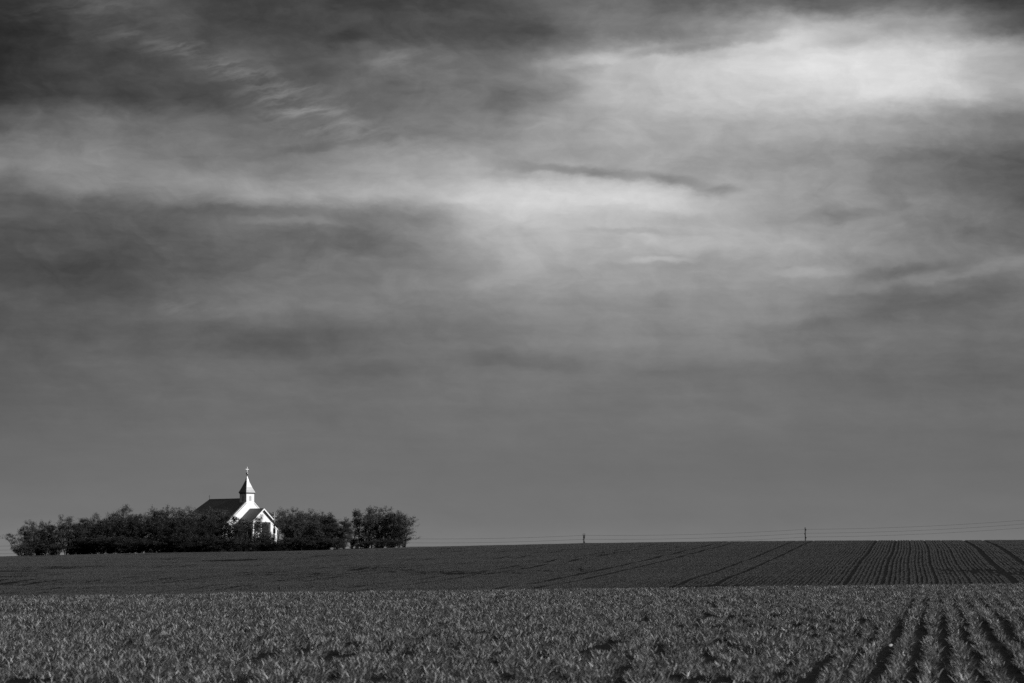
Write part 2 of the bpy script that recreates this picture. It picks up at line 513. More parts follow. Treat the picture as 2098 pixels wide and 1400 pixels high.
def scatter(name, pts, rots, scls, idx, coll, label):
    me = bpy.data.meshes.new(name)
    me.from_pydata(pts.tolist(), [], [])
    a = me.attributes.new('tilt', 'FLOAT_VECTOR', 'POINT'); a.data.foreach_set('vector', rots.astype(np.float32).ravel())
    a = me.attributes.new('grow', 'FLOAT_VECTOR', 'POINT'); a.data.foreach_set('vector', scls.astype(np.float32).ravel())
    a = me.attributes.new('pick', 'INT', 'POINT'); a.data.foreach_set('value', idx.astype(np.int32))
    ob = bpy.data.objects.new(name, me)
    sc.collection.objects.link(ob)
    ng = bpy.data.node_groups.new(name, 'GeometryNodeTree')
    ng.interface.new_socket('Geometry', in_out='INPUT', socket_type='NodeSocketGeometry')
    ng.interface.new_socket('Geometry', in_out='OUTPUT', socket_type='NodeSocketGeometry')
    N, L = ng.nodes, ng.links
    gi, go = N.new('NodeGroupInput'), N.new('NodeGroupOutput')
    ip = N.new('GeometryNodeInstanceOnPoints')
    ci = N.new('GeometryNodeCollectionInfo')
    ci.inputs['Collection'].default_value = coll
    ci.inputs['Separate Children'].default_value = True
    ci.inputs['Reset Children'].default_value = True
    def attr(nm, ty):
        q = N.new('GeometryNodeInputNamedAttribute'); q.data_type = ty
        q.inputs['Name'].default_value = nm
        return [s for s in q.outputs if s.enabled and s.name == 'Attribute'][0]
    er = N.new('FunctionNodeEulerToRotation')
    L.new(attr('tilt', 'FLOAT_VECTOR'), er.inputs[0])
    L.new(gi.outputs[0], ip.inputs['Points'])
    L.new(ci.outputs[0], ip.inputs['Instance'])
    ip.inputs['Pick Instance'].default_value = True
    L.new(attr('pick', 'INT'), ip.inputs['Instance Index'])
    L.new(er.outputs[0], ip.inputs['Rotation'])
    L.new(attr('grow', 'FLOAT_VECTOR'), ip.inputs['Scale'])
    L.new(ip.outputs[0], go.inputs[0])
    md = ob.modifiers.new('rows', 'NODES'); md.node_group = ng
    tag(ob, label, kind='stuff')
    return ob

rs = np.random.RandomState(7)

def rows(tan, spacing, offset, a_rng, y0, y1, step):
    A = np.arange(math.ceil((a_rng[0] - offset) / spacing), math.floor((a_rng[1] - offset) / spacing) + 1) * spacing + offset
    Yv = np.arange(y0, y1, step)
    AA, YY = np.meshgrid(A, Yv)
    YY = YY + (rs.rand(1, AA.shape[1]) - 0.5) * step          # rows start out of step with one another
    XX = AA + tan * YY
    return AA.ravel(), XX.ravel(), YY.ravel()

# near field: rows 26 cm apart
near_c = bpy.data.collections.new('wheat_tufts')
for k in range(14):
    near_c.objects.link(blade_patch('wheat_tuft', 0.6, 50, (4, 7), 0.080, 0.0058, 0.026, 100 + k, m_blade))
a, X, Y = rows(TANN, 0.26, -0.08, (-30, 12), 13.5, 92.0, 0.5)
u = X / Y
ok = (np.abs(u) < 0.235 + 4.0 / Y) & (Y < near_crest(X) + 14.0)
thin = vnoise(X * 0.55, Y * 0.35, 3) * 0.6 + vnoise(X * 1.9, Y * 1.1, 5) * 0.4
ok &= ~(thin < np.where((a > -2.2) & (a < -0.75), 0.08, 0.15))
for hx, hy, rx, ry in ((at(1400, 18.0), 18.0, 0.20, 0.9), (at(1462, 17.9), 17.9, 0.12, 0.5), (at(60, 18.1), 18.1, 0.22, 0.6)):   # bare spots
    ok &= ((X - hx) / rx) ** 2 + ((Y - hy) / ry) ** 2 > 1.0
X, Y, a, thin = X[ok], Y[ok], a[ok], thin[ok]
# a wider bare furrow where the drill wheel ran
shift = np.where(np.abs(a + 0.34) < 0.05, 0.0, 0.0) + np.where(np.abs(a + 0.60) < 0.05, -0.02, 0.0)
X = X + shift + rs.normal(0, 1, len(X)) * np.where(a < -0.75, 0.08, 0.015) + (vnoise(Y * 0.9, a * 7.0, 11) - 0.5) * 0.05
Z = ground(X, Y)
n = len(X)
h = (0.66 + 0.58 * thin + rs.normal(0, 0.05, n)) * (1.0 + 0.1 * np.clip((Y - 34) / 14, 0, 1))
rot = np.zeros((n, 3)); rot[:, 2] = -math.atan(TANN) + rs.normal(0, 0.06, n) + np.where(rs.rand(n) < 0.5, math.pi, 0)
scl = np.stack([h * rs.uniform(0.9, 1.15, n) * (1.0 + 0.25 * np.clip((Y - 34) / 14, 0, 1)) * np.where(a < -0.75, 1.0, 0.95), np.ones(n), h], 1)
scatter('wheat', np.stack([X, Y, Z], 1), rot, scl, rs.randint(0, 14, n), near_c,
        'blurred young wheat in drill rows filling the near field')
print('near tufts', n)

# hill: rows 25 cm apart with a pair of wheel tracks every 9 m
far_c = bpy.data.collections.new('young_wheat_tufts')
for k in range(6):
    far_c.objects.link(blade_patch('young_wheat_tuft', 2.1, 60, (4, 6), 0.075, 0.016, 0.028, 300 + k, m_bladef, segs=2))
P = 2.0
a, X, Y = rows(TANF, 0.25, 0.03, (-195, 26), 112.0, 462.0, P)
u = X / Y
tr = np.abs(((a + 2.8 + 4.5) % 9.0) - 4.5)                # distance from the middle of a tramline
wob = (vnoise(Y * 0.06, a * 0.0 + 2.0, 23) - 0.5) * 0.5
ok = (np.abs(u) < 0.225 + 8.0 / Y) & (Y < crest_y(X) + 14.0) & (np.abs(tr - 1.0) > 0.127)
ok &= ~(((X + 53) ** 2 + (Y - 484) ** 2 < 24 ** 2))
patch = vnoise(X * 0.10, Y * 0.035, 31) * 0.5 + vnoise(X * 0.35, Y * 0.11, 37) * 0.3 + vnoise(X * 1.3, Y * 0.4, 41) * 0.2
ok &= rs.rand(len(X)) > np.clip((np.where(X > 5, 0.29, 0.40) - patch) * 6.0, 0, 0.93)
X, Y, a, patch = X[ok], Y[ok], a[ok], patch[ok]
# drilling is never quite even: some rows sit a little off
off = (((np.round((a - 0.03) / 0.25)).astype(int) * 7919) % 13 - 6) / 6.0 * 0.03
def close(c, amt, reach=0.4):
    d = a - c
    return np.where(np.abs(d) < reach, -np.sign(d) * amt, 0.0)
for c in np.arange(-2.8 - 9 * 22, 30, 9.0):
    for w in (-1.0, 1.0):
        X = X + close(c + w, -0.05 if c > 0 else (0.035 if c > -5 else (-0.01 if c > -15 else -0.10)))
X = X - close(1.15, 0.045, 0.2) - close(-0.35, 0.03, 0.2) - close(2.9, 0.03, 0.2)
X = X + off * 0.7 + rs.normal(0, 0.012, len(X)) + (vnoise(Y * 0.03, X * 0 + 1.0, 43) - 0.5) * 0.16
Z = ground(X, Y)
n = len(X)
slope = (ground(X, Y + 1.0) - ground(X, Y - 1.0)) / 2.0
h = 0.55 + 0.8 * patch + rs.normal(0, 0.08, n)
rot = np.zeros((n, 3)); rot[:, 0] = np.arctan(slope); rot[:, 2] = -math.atan(TANF)
scl = np.stack([0.9 + 0.2 * rs.rand(n), np.ones(n), h], 1)
scatter('young_wheat', np.stack([X, Y, Z], 1), rot, scl, rs.randint(0, 6, n), far_c,
        'short dark crop on the far hill with paired wheel tracks')
print('far tufts', n)

# ------------------------------------------------------------------ chapel
CX, CY = at(513.7, 478.0), 478.0
CZ = gz(CX - 3, CY + 6) - 0.15
chapel = empty('chapel', (CX, CY, CZ), R(47.2))
tag(chapel, 'small white chapel with dark seamed roof and pointed belfry rising from the trees', 'chapel')
def zz(py): return zat(py, 478.0) - CZ
HW, LEN, HB = 7.1, 16.2, 3.8
z_eave, z_top = zz(1086.0), zz(1024.0)
g_ = 0.0
# walls with the front gable
b = MB()
t = 0.4
b.add([(-HW, 0, 0), (HW, 0, 0), (HW, 0, z_eave), (0, 0, z_top), (-HW, 0, z_eave),
       (-HW, t, 0), (HW, t, 0), (HW, t, z_eave), (0, t, z_top), (-HW, t, z_eave)],
      [(0, 1, 2, 3, 4), (9, 8, 7, 6, 5), (0, 5, 6, 1), (1, 6, 7, 2), (2, 7, 8, 3), (3, 8, 9, 4), (4, 9, 5, 0)])
b.box(-HW, -HW + t, t, LEN, 0, z_eave - 0.05)
b.box(HW - t, HW, t, LEN, 0, z_eave - 0.05)
b.box(-HW + t, HW - t, LEN - t, LEN, 0, z_eave - 0.05)
walls = b.build('wall', m_wall, chapel)
# low parapet cap along the gable verge
pitch = math.atan((z_top - z_eave) / HW)
b = MB()
for s in (-1, 1):
    q = [(0, -0.02, z_top + 0.16), (0, 0.45, z_top + 0.16), (s * (HW + 0.15), 0.45, z_eave + 0.03), (s * (HW + 0.15), -0.02, z_eave + 0.03)]
    if s < 0: q = q[::-1]
    b.slab(q, 0.14) if s < 0 else b.slab(q, 0.14)
b.build('gable_coping', m_white, chapel)
def ribs(b, p0, p1, q0, q1, n, w=0.05, hgt=0.07):
    """standing seams between the eave line p0-p1 and the ridge line q0-q1"""
    p0, p1, q0, q1 = map(Vector, (p0, p1, q0, q1))
    nrm = (p1 - p0).cross(q0 - p0).normalized()
    if nrm.z < 0: nrm = -nrm
    for i in range(n + 1):
        f = i / n
        e, r = p0.lerp(p1, f), q0.lerp(q1, f)
        d = (p1 - p0).normalized() * w * 0.5
        up = nrm * hgt
        vs = [e - d, e + d, r + d, r - d, e - d + up, e + d + up, r + d + up, r - d + up]
        b.add(vs, [(3, 2, 1, 0), (4, 5, 6, 7), (0, 1, 5, 4), (2, 3, 7, 6), (1, 2, 6, 5), (3, 0, 4, 7)])
b = MB()
ov = 0.35
drop = ov * math.tan(pitch)
ze, zt = z_eave - drop + 0.10, z_top + 0.10
yb = LEN + ov
ry = LEN - HB
L0, L1 = (-HW - ov, 0.46, ze), (-HW - ov, yb, ze)
R0, R1 = (HW + ov, 0.46, ze), (HW + ov, yb, ze)
T0, T1 = (0, 0.46, zt), (0, ry, zt)
b.slab([L0, T0, T1, L1][::-1], 0.10)
b.slab([R0, R1, T1, T0][::-1], 0.10)
b.slab([L1, T1, R1][::-1], 0.10)
# seams: full ones over the straight run, shortening ones over the hip
def side_seams(s):
    y = 0.8
    while y < yb - 0.2:
        f = 1.0 if y <= ry else max(0.0, (yb - y) / (yb - ry))
        e = Vector((s * (HW + ov), y, ze)); r = Vector((s * (HW + ov) * (1 - f), y, ze + (zt - ze) * f))
        nrm = Vector((s * math.sin(pitch), 0, math.cos(pitch)))
        d = Vector((0, 0.03, 0)); up = nrm * 0.08
        vs = [e - d, e + d, r + d, r - d, e - d + up, e + d + up, r + d + up, r - d + up]
        b.add(vs, [(3, 2, 1, 0), (4, 5, 6, 7), (0, 1, 5, 4), (2, 3, 7, 6), (1, 2, 6, 5), (3, 0, 4, 7)])
        y += 0.52
side_seams(-1); side_seams(1)
b.tube([(0, 0.5, zt + 0.05), (0, ry, zt + 0.05)], 0.10, 8)
roof = b.build('roof', m_roof, chapel)
# windows of the nave
def arched(b, x, z0, w, h, y0, y1, axis='x', seg=8):
    pts = [(-w / 2, 0), (w / 2, 0), (w / 2, h - w / 2)] + [(w / 2 * math.cos(math.pi * i / seg), h - w / 2 + w / 2 * math.sin(math.pi * i / seg)) for i in range(1, seg)] + [(-w / 2, h - w / 2)]
    k = len(pts)
    if axis == 'x':
        vs = [(x + p, y0, z0 + q) for p, q in pts] + [(x + p, y1, z0 + q) for p, q in pts]
    else:
        vs = [(y0, x - p, z0 + q) for p, q in pts] + [(y1, x - p, z0 + q) for p, q in pts]
    fs = [tuple(range(k)), tuple(range(2 * k - 1, k - 1, -1))]
    for i in range(k):
        j = (i + 1) % k
        fs.append((i, i + k, j + k, j))
    b.add(vs, fs)
zw = zz(1093.0)
b = MB(); b.box(6.05, 6.72, -0.02, 0.2, zw, zw + 1.0)
w_ = b.build('window', m_dark, chapel)
b = MB(); b.box(5.97, 6.80, -0.05, -0.025, zw - 0.08, zw - 0.01); b.build('sill', m_white, w_)
for y in (3.2, 6.6, 10.0, 13.4):
    b = MB(); arched(b, y, 0.9, 0.8, 1.7, -HW - 0.03, -HW + 0.1, 'y')
    b.build('window', m_dark, chapel)
# belfry
TS, TY = 1.0, 1.02
z_tb, z_te = zz(1046.0), zz(1013.0)
b = MB()
b.box(-TS, TS, TY - TS - 0.005 - 0.02, TY + TS, z_tb, z_te)
tower = b.build('tower', m_tower, chapel)
zwn = zz(1027.0)
b = MB(); arched(b, 0.0, zwn, 0.52, 0.98, TY - TS - 0.06, TY - TS + 0.05, 'x'); b.build('louvre_window', m_louvre, tower)
b = MB(); arched(b, TY, zwn, 0.52, 0.98, -TS - 0.04, -TS + 0.05, 'y'); b.build('louvre_window', m_louvre, tower)
# spire: four concave sheet faces
ppm = 10.36
prof = [(17.1, 1009.6), (14.2, 1005.0), (10.6, 999.0), (7.0, 992.0), (4.1, 986.4), (0.9, 977.5), (0.35, 975.2)]
s45 = TS * 1.165 / 17.1
b = MB()
ring = [(TS * 1.0, zz(1013.0)), (TS * 1.165, zz(1010.4))] + [(r * s45, zz(y)) for r, y in prof]
vs, fs = [], []
for r, z in ring:
    vs += [(-r, TY - r, z), (r, TY - r, z), (r, TY + r, z), (-r, TY + r, z)]
for i in range(len(ring) - 1):
    for k in range(4):
        k2 = (k + 1) % 4
        fs.append((4 * i + k, 4 * i + k2, 4 * i + 4 + k2, 4 * i + 4 + k))
fs.append((3, 2, 1, 0)); n4 = 4 * (len(ring) - 1); fs.append((n4, n4 + 1, n4 + 2, n4 + 3))
b.add(vs, fs)
spire = b.build('spire', m_spire, chapel)
b = MB()
zb = zz(971.0)
b.lathe([(0.05, zz(976.5)), (0.05, zb - 0.2)] + [(0.23 * math.cos(a_), zb + 0.23 * math.sin(a_)) for a_ in np.linspace(-1.2, 1.2, 9)] + [(0.04, zb + 0.3)], 14, (0, TY))
b.build('ball', m_spire, chapel)
b = MB()
b.box(-0.045, 0.045, TY - 0.05, TY + 0.05, zb + 0.2, zz(957.4))
b.box(-0.40, -0.046, TY - 0.045, TY + 0.045, zz(963.0), zz(961.9))
b.box(0.046, 0.40, TY - 0.045, TY + 0.045, zz(963.0), zz(961.9))
b.build('cross', m_white, chapel)
b = MB()
b.box(-0.03, 0.03, ry - 0.03, ry + 0.03, zt, zt + 0.95)
b.box(-0.22, -0.031, ry - 0.025, ry + 0.025, zt + 0.62, zt + 0.68)
b.box(0.031, 0.22, ry - 0.025, ry + 0.025, zt + 0.62, zt + 0.68)
b.build('ridge_finial', m_iron, chapel)
# porch
PL = 3.7
pz_r = zat(1043.0, 475.0) - CZ
PHW = 2.7
pdrop = PHW * math.tan(R(40))
pz_e = pz_r - pdrop
b = MB()
f0 = -PL - 0.45
Lq = [(-PHW, f0, pz_e), (0, f0, pz_r), (0, -0.07, pz_r), (-PHW, -0.07, pz_e)]
Rq = [(PHW, f0, pz_e), (PHW, -0.07, pz_e), (0, -0.07, pz_r), (0, f0, pz_r)]
b.slab(Lq[::-1], 0.10); b.slab(Rq[::-1], 0.10)
for s in (-1, 1):
    ribs(b, (s * PHW, f0 + 0.1, pz_e), (s * PHW, -0.2, pz_e), (0, f0 + 0.1, pz_r), (0, -0.2, pz_r), 8)
b.build('porch_roof', m_roof, chapel)
b = MB()
for s in (-1, 1):
    q = [(0, f0 - 0.05, pz_r + 0.05), (s * (PHW + 0.05), f0 - 0.05, pz_e + 0.0), (s * (PHW + 0.05), f0 - 0.05, pz_e - 0.27), (0, f0 - 0.05, pz_r - 0.24)]
    if s > 0: q = q[::-1]
    b.slab(q if True else q, 0.045)
b.build('bargeboard', m_white, chapel)
gw = 2.45
gze = pz_r - 0.12 - gw * math.tan(R(40))
zb_o = zat(1070.5, 475.0) - CZ
b = MB()
b.add([(-gw, -PL, zb_o), (gw, -PL, zb_o), (gw, -PL, gze), (0, -PL, pz_r - 0.14), (-gw, -PL, gze),
       (-gw, -PL + 0.3, zb_o), (gw, -PL + 0.3, zb_o), (gw, -PL + 0.3, gze), (0, -PL + 0.3, pz_r - 0.14), (-gw, -PL + 0.3, gze)],
      [(0, 1, 2, 3, 4), (9, 8, 7, 6, 5), (0, 5, 6, 1), (1, 6, 7, 2), (2, 7, 8, 3), (3, 8, 9, 4), (4, 9, 5, 0)])
b.box(-gw, -gw + 0.25, -PL + 0.3, -0.01, zb_o, gze - 0.02)
b.box(gw - 0.25, gw, -PL + 0.3, -0.01, zb_o, gze - 0.02)
b.build('porch_gable', m_wall, chapel)
for px_ in (-2.28, -0.38, 2.28):
    b = MB()
    w = 0.15
    b.box(px_ - w, px_ + w, -PL + 0.005, -PL + 0.29, 0.15, zb_o - 0.2)
    b.box(px_ - w - 0.06, px_ + w + 0.06, -PL - 0.04, -PL + 0.34, zb_o - 0.2, zb_o - 0.005)
    b.box(px_ - w - 0.07, px_ + w + 0.07, -PL - 0.05, -PL + 0.35, 0.0, 0.15)
    b.build('porch_post', m_white, chapel)
b = MB(); b.box(-1.7, -0.6, -PL + 0.06, -PL + 0.24, 0.0, zat(1089.5, 475.0) - CZ)
b.build('parapet', m_wall, chapel)
for xa, xb in ((-2.12, -0.55), (-0.21, 2.12)):
    b = MB(); b.box(xa, xb, -PL + 0.30, -PL + 0.36, 0.0, zb_o - 0.01); pn = b.build('porch_door', m_door, chapel)
    b = MB(); b.box(xa + 0.25, xb - 0.25, -PL + 0.285, -PL + 0.299, zb_o - 2.2, zb_o - 0.4); b.build('pane', m_dark, pn)
b = MB(); arched(b, 0.5, 0.05, 1.9, 3.2, -0.05, 0.1, 'x'); door = b.build('door', m_door, chapel)
b = MB(); b.box(-2.25, 2.25, -PL + 0.4, -0.02, -0.6, -0.02); b.build('porch_floor', m_soil, chapel)

# tall wooden wayside cross in front of the right end of the porch
wy = 468.0
wx = at(563.2, wy)
wz = gz(wx, wy)
wc = empty('wayside_cross', (wx, wy, wz), R(30))
tag(wc, 'tall slim wooden cross standing among leaves right of the chapel porch', 'cross')
hz = zat(1050.5, wy) - wz
hc = zat(1058.8, wy) - wz
b = MB(); b.box(-0.1, 0.1, -0.1, 0.1, -0.4, hz); b.build('post', m_wood, wc)
b = MB(); b.box(-0.42, 0.42, -0.17, -0.101, hc - 0.09, hc + 0.09); b.build('crossbar', m_wood, wc)

# ------------------------------------------------------------------ power line
PY = 470.0
heads = {1196: 1094.0, 1648: 1081.5}
def pole(px, top, label, head):
    x = at(px, PY); zg = gz(x, PY)
    H = zat(top, PY) - zg
    p = empty('utility_pole', (x, PY, zg))
    tag(p, label, 'utility pole', 'poles of the power line beyond the hill')
    if head == 'slim':
        b = MB(); b.tube([(-0.02 * H * 0 + 0.10, 0, -0.5), (0.05, 0, H * 0.6), (0, 0, H)], [0.17, 0.14, 0.10], 10); b.build('shaft', m_pole, p)
        zs = [zat(1085.2, PY) - zg, zat(1093.3, PY) - zg, zat(1101.2, PY) - zg]
    else:
        b = MB(); b.tube([(0, 0, -0.5), (0, 0, H - 0.4)], [0.15, 0.10], 10); b.build('shaft', m_pole, p)
        zs = [zat(1097.4, PY) - zg, zat(1105.4, PY) - zg, zat(1112.2, PY) - zg]
        for s in (-1, 1):
            b = MB(); b.box(s * 0.16 - 0.05, s * 0.16 + 0.05, -0.05, 0.05, H - 0.48, H); b.build('bracket', m_pole, p)
        b = MB(); b.box(-0.22, 0.22, -0.14, -0.05, H - 0.55, H - 0.45)
        b.build('crossarm', m_pole, p)
    for i, z in enumerate(zs):
        s = 0.16 if i % 2 == 0 else -0.16
        b = MB()
        b.tube([(0, -0.05, z - 0.12), (s, -0.08, z - 0.12), (s, -0.08, z - 0.02)], 0.03, 6)
        k = b.build('insulator', m_iron, p)
        b = MB(); b.lathe([(0.05, z - 0.2), (0.10, z - 0.16), (0.07, z - 0.08), (0.10, z - 0.04), (0.04, z + 0.03)], 10, (s, -0.08)); b.build('ceramic_cup', m_cer, k)
    if head == 'fork':
        b = MB(); b.box(-0.17, 0.17, -0.22, 0.16, zs[0] - 0.62, zs[0] - 0.26); b.build('switch_box', m_iron, p)
        b = MB(); b.box(-0.15, 0.15, -0.22, 0.16, zs[1] - 0.85, zs[1] - 0.40); b.build('switch_box', m_iron, p)
    return p
pole(1196, 1093.6, 'short power pole with forked head and bulging fittings on the ridge', 'fork')
pole(1648, 1081.3, 'slim straight power pole on the crest above the drill rows', 'slim')
# supports (photo column -> row of the upper wire); the wires run on past the frame both ways
sup = [(-1510, 1140), (-1060, 1134), (-608, 1127), (-160, 1119), (292, 1109.5), (744, 1103.0), (1196, 1097.4), (1648, 1085.2), (2100, 1066.0), (2552, 1046.0), (3000, 1026)]
names = ['uppermost of the three thin power wires above the ridge', 'middle one of the three thin power wires above the ridge',
         'lowest of the three thin power wires, skimming the ridge']
for i in range(3):
    pts = []
    s = 0.16 if i % 2 == 0 else -0.16
    for (xa, ya), (xb, yb_) in zip(sup[:-1], sup[1:]):
        da = (0, 8.1, 15.6)[i]
        sag = 4.2
        for k in range(14):
            f = k / 14
            px_ = xa + (xb - xa) * f
            py_ = ya + (yb_ - ya) * f + da + sag * 4 * f * (1 - f)
            pts.append((at(px_, PY) + s, PY - 0.08, zat(py_, PY)))
    b = MB(); b.tube(pts, 0.018, 5, True, True)
    w = b.build('power_wire', m_wire)
    tag(w, names[i], 'power wire', 'wires of the power line')

# ------------------------------------------------------------------ trees
def tree_meshes(seed, stems, spread, lean, low, n_branch, n_leaf, leafmat, leaf=0.26, dense=1.0, top_sprig=0.0):
    """a locust-like tree 8 m tall at unit scale: bark mesh and crown mesh"""
    rng = random.Random(seed)
    bk, cr = MB(), MB()
    lines = []
    for s in range(stems):
        t = 2 * math.pi * (s + rng.random() * 0.7) / stems
        out = spread * rng.uniform(0.35, 0.9) * (0.2 if stems == 1 else 1.0)
        Hs = 8.0 * rng.uniform(0.78, 0.98)
        p = Vector((0.18 * math.cos(t), 0.18 * math.sin(t), -0.3))
        pts = []
        N = 7
        for i in range(N + 1):
            f = i / N
            pts.append(Vector((p.x + (math.cos(t) * out) * f ** 1.3 + lean[0] * f ** 1.2 + rng.gauss(0, 0.10),
                               p.y + (math.sin(t) * out) * f ** 1.3 + lean[1] * f ** 1.2 + rng.gauss(0, 0.10),
                               -0.3 + (Hs + 0.3) * f)))
        r0 = rng.uniform(0.09, 0.14)
        bk.tube(pts, [r0 * (1 - 0.85 * i / N) for i in range(N + 1)], 6)
        lines.append(pts)
    tips = []
    for k in range(n_branch):
        pts = rng.choice(lines)
        f = low + (1 - low) * rng.random() ** 0.8
        i = min(int(f * (len(pts) - 1)), len(pts) - 2)
        a = pts[i].lerp(pts[i + 1], f * (len(pts) - 1) - i)
        t = rng.uniform(0, 2 * math.pi)
        L = spread * rng.uniform(0.35, 0.95) * (1.05 - 0.55 * abs(f - 0.55) / 0.55)
        up = rng.uniform(0.25, 1.1)
        d = Vector((math.cos(t), math.sin(t), up)).normalized()
        c = a + d * L * 0.55 + Vector((0, 0, 0.1))
        e = a + d * L + Vector((rng.gauss(0, 0.15), rng.gauss(0, 0.15), -0.12 * L))
        bk.tube([a, c, e], [0.035, 0.022, 0.008], 4, cap=False)
        tips.append((a, c, e))
        for q in range(2):
            g = c.lerp(e, rng.random()); h2 = g + Vector((rng.gauss(0, 0.4), rng.gauss(0, 0.4), rng.uniform(0.1, 0.7)))
            bk.tube([g, h2], [0.014, 0.006], 3, cap=False)
            tips.append((g, g.lerp(h2, 0.5), h2))
    for q in range(int(top_sprig * 10)):
        pts = rng.choice(lines)
        a = pts[-1]; e = a + Vector((rng.gauss(0, 0.35), rng.gauss(0, 0.35), rng.uniform(0.3, 1.25)))
        bk.tube([a, e], [0.02, 0.006], 3, cap=False)
        tips.append((a, a.lerp(e, 0.5), e))
    wts = [rng.choice((0.25, 0.6, 1.0, 1.6)) for _ in tips]
    for k in range(n_leaf):
        a, c, e = rng.choices(tips, wts)[0]
        f = rng.random() ** 0.7
        p = (a.lerp(c, f * 2) if f < 0.5 else c.lerp(e, f * 2 - 1))
        p = p + Vector((rng.gauss(0, 0.17), rng.gauss(0, 0.17), rng.gauss(0, 0.15))) * dense
        if p.z < 0.15: continue
        L = leaf * rng.uniform(0.6, 1.3); w = L * rng.uniform(0.28, 0.5)
        d = Vector((rng.gauss(0, 1), rng.gauss(0, 1), rng.gauss(-0.25, 0.6))).normalized()
        n_ = Vector((rng.gauss(0, 1), rng.gauss(0, 1), rng.gauss(0.4, 1))).normalized()
        sd = d.cross(n_).normalized() * w * 0.5
        m_ = p + d * L * 0.5 + n_ * 0.02
        cr.add([p, m_ - sd, p + d * L, m_ + sd], [(0, 1, 2, 3)])
    return bk.mesh('trunk', m_bark), cr.mesh('crown', leafmat)

KINDS = {
 'bushy':  [tree_meshes(11 + i, 4, 2.5, (0, 0), 0.04, 95, 8600, m_leaf, 0.21, 1.0, 1.5) for i in range(3)],
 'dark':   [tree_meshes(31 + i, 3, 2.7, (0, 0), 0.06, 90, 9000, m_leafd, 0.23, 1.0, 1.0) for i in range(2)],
 'sparse': [tree_meshes(51 + i, 3, 2.1, (0, 0), 0.20, 66, 4400, m_leaf, 0.22, 1.0, 1.2) for i in range(3)],
 'round':  [tree_meshes(71, 2, 3.3, (0, 0), 0.05, 140, 13000, m_leafd, 0.24)],
 'lean':   [tree_meshes(81, 5, 2.4, (-2.3, 0), 0.12, 80, 5600, m_leaf, 0.22)],
 'vase':   [tree_meshes(91 + i, 6, 3.4, (0.3, 0), 0.05, 120, 9500, m_leaf, 0.22, 1.0, 0.8) for i in range(2)],
 'dark_shrub': [tree_meshes(131 + i, 6, 4.8, (0, 0), 0.03, 110, 5200, m_leafd, 0.42, 1.5) for i in range(2)],
 'shrub':  [tree_meshes(111 + i, 6, 4.8, (0, 0), 0.03, 100, 4600, m_leafl, 0.42, 1.4) for i in range(2)],
}
count = {}
def tree(px, top, Y, kind, label, wide=1.0, group=None, name='locust_tree', cat='tree', rz=None, dz=0.0):
    k = count.get(kind, 0); count[kind] = k + 1
    bark, crown = KINDS[kind][k % len(KINDS[kind])]
    x = at(px, Y); z = gz(x, Y) - 0.05 + dz
    s = max(0.12, (zat(top, Y) - z) / 8.25)
    r = empty(name, (x, Y, z), (k * 2.399 if rz is None else rz))
    ws = 1.08 * (wide * (0.55 + 0.45 * s) if s < 1 else wide * s)
    tag(r, label, cat, group)
    for nm, m_ in (('trunk', bark), ('crown', crown)):
        o = bpy.data.objects.new(nm, m_)
        sc.collection.objects.link(o)
        o.parent = r
        o.scale = (ws, ws, s) if nm == 'crown' else (ws, ws, s)
    return r

G = 'trees of the grove around the chapel'
T = lambda *a, **k: tree(*a, group=G, **k)
# outline trees from left to right
T(47, 1089, 452, 'lean', 'small multi-stemmed tree leaning outward at the far left end of the grove', wide=0.84, rz=0.0)
T(66, 1071, 455, 'bushy', 'second tree from the left end of the grove, twice as tall as the leaning one', wide=0.9)
T(93, 1068, 457, 'sparse', 'thin-topped tree just left of the bright gap under the left grove', wide=1.1)
T(112, 1070, 462, 'bushy', 'bushy tree whose stems edge the bright gap in the left grove', wide=0.9)
T(138, 1059, 456, 'sparse', 'sparse see-through tree poking up above the bright gap at left', wide=0.95)
T(163, 1071, 452, 'dark', 'dark tree in the dip right of the sparse see-through one', wide=0.8)
T(182, 1062, 457, 'bushy', 'leafy tree between the left bright gap and the stepped rise of the grove', wide=0.9)
T(214, 1055, 458, 'sparse', 'loose-topped tree on the rising outline of the left grove', wide=1.2)
T(248, 1042, 460, 'bushy', 'tall tree forming the first high peak left of the chapel', wide=0.95)
T(274, 1050, 455, 'dark', 'dark tree filling the saddle right of the first high peak', wide=0.9)
T(302, 1047, 459, 'sparse', 'tree with airy twigs between the two high peaks left of the chapel', wide=1.2)
T(337, 1039, 460, 'bushy', 'tallest tree left of the chapel, its clumped top near the roof', wide=1.0)
T(372, 1045, 457, 'sparse', 'tree with a feathery top left of where the roof comes down', wide=1.2)
T(404, 1041, 459, 'sparse', 'tree with stray leafy sprigs against the left hip of the roof', wide=1.05)
T(440, 1044, 458, 'bushy', 'tree overlapping the lower left part of the dark chapel roof', wide=0.9)
T(470, 1053, 457, 'dark', 'dark tree in front of the middle of the seamed roof', wide=0.9)
T(501, 1054, 456, 'sparse', 'thin tree with leaves speckled across the white gable left of the porch', wide=1.0)
T(531, 1058, 455, 'sparse', 'open thin tree in front of the porch, the white gable showing through', wide=0.85)
T(551, 1089, 454, 'sparse', 'low tree hiding the foot of the porch and tall cross', wide=1.0)
T(566, 1041, 497, 'sparse', 'tree whose top shows behind the porch and the tall cross', wide=1.1)
T(588, 1045, 494, 'bushy', 'dark-clumped tree standing behind and right of the tall cross', wide=0.85)
T(604, 1053, 456, 'dark', 'dark tree right of the white wall end of the chapel', wide=0.62)
T(624, 1047, 470, 'sparse', 'airy topped tree midway between chapel and the round dark tree', wide=1.2)
T(646, 1050, 462, 'bushy', 'leafy tree left of the round dark tree', wide=0.9)
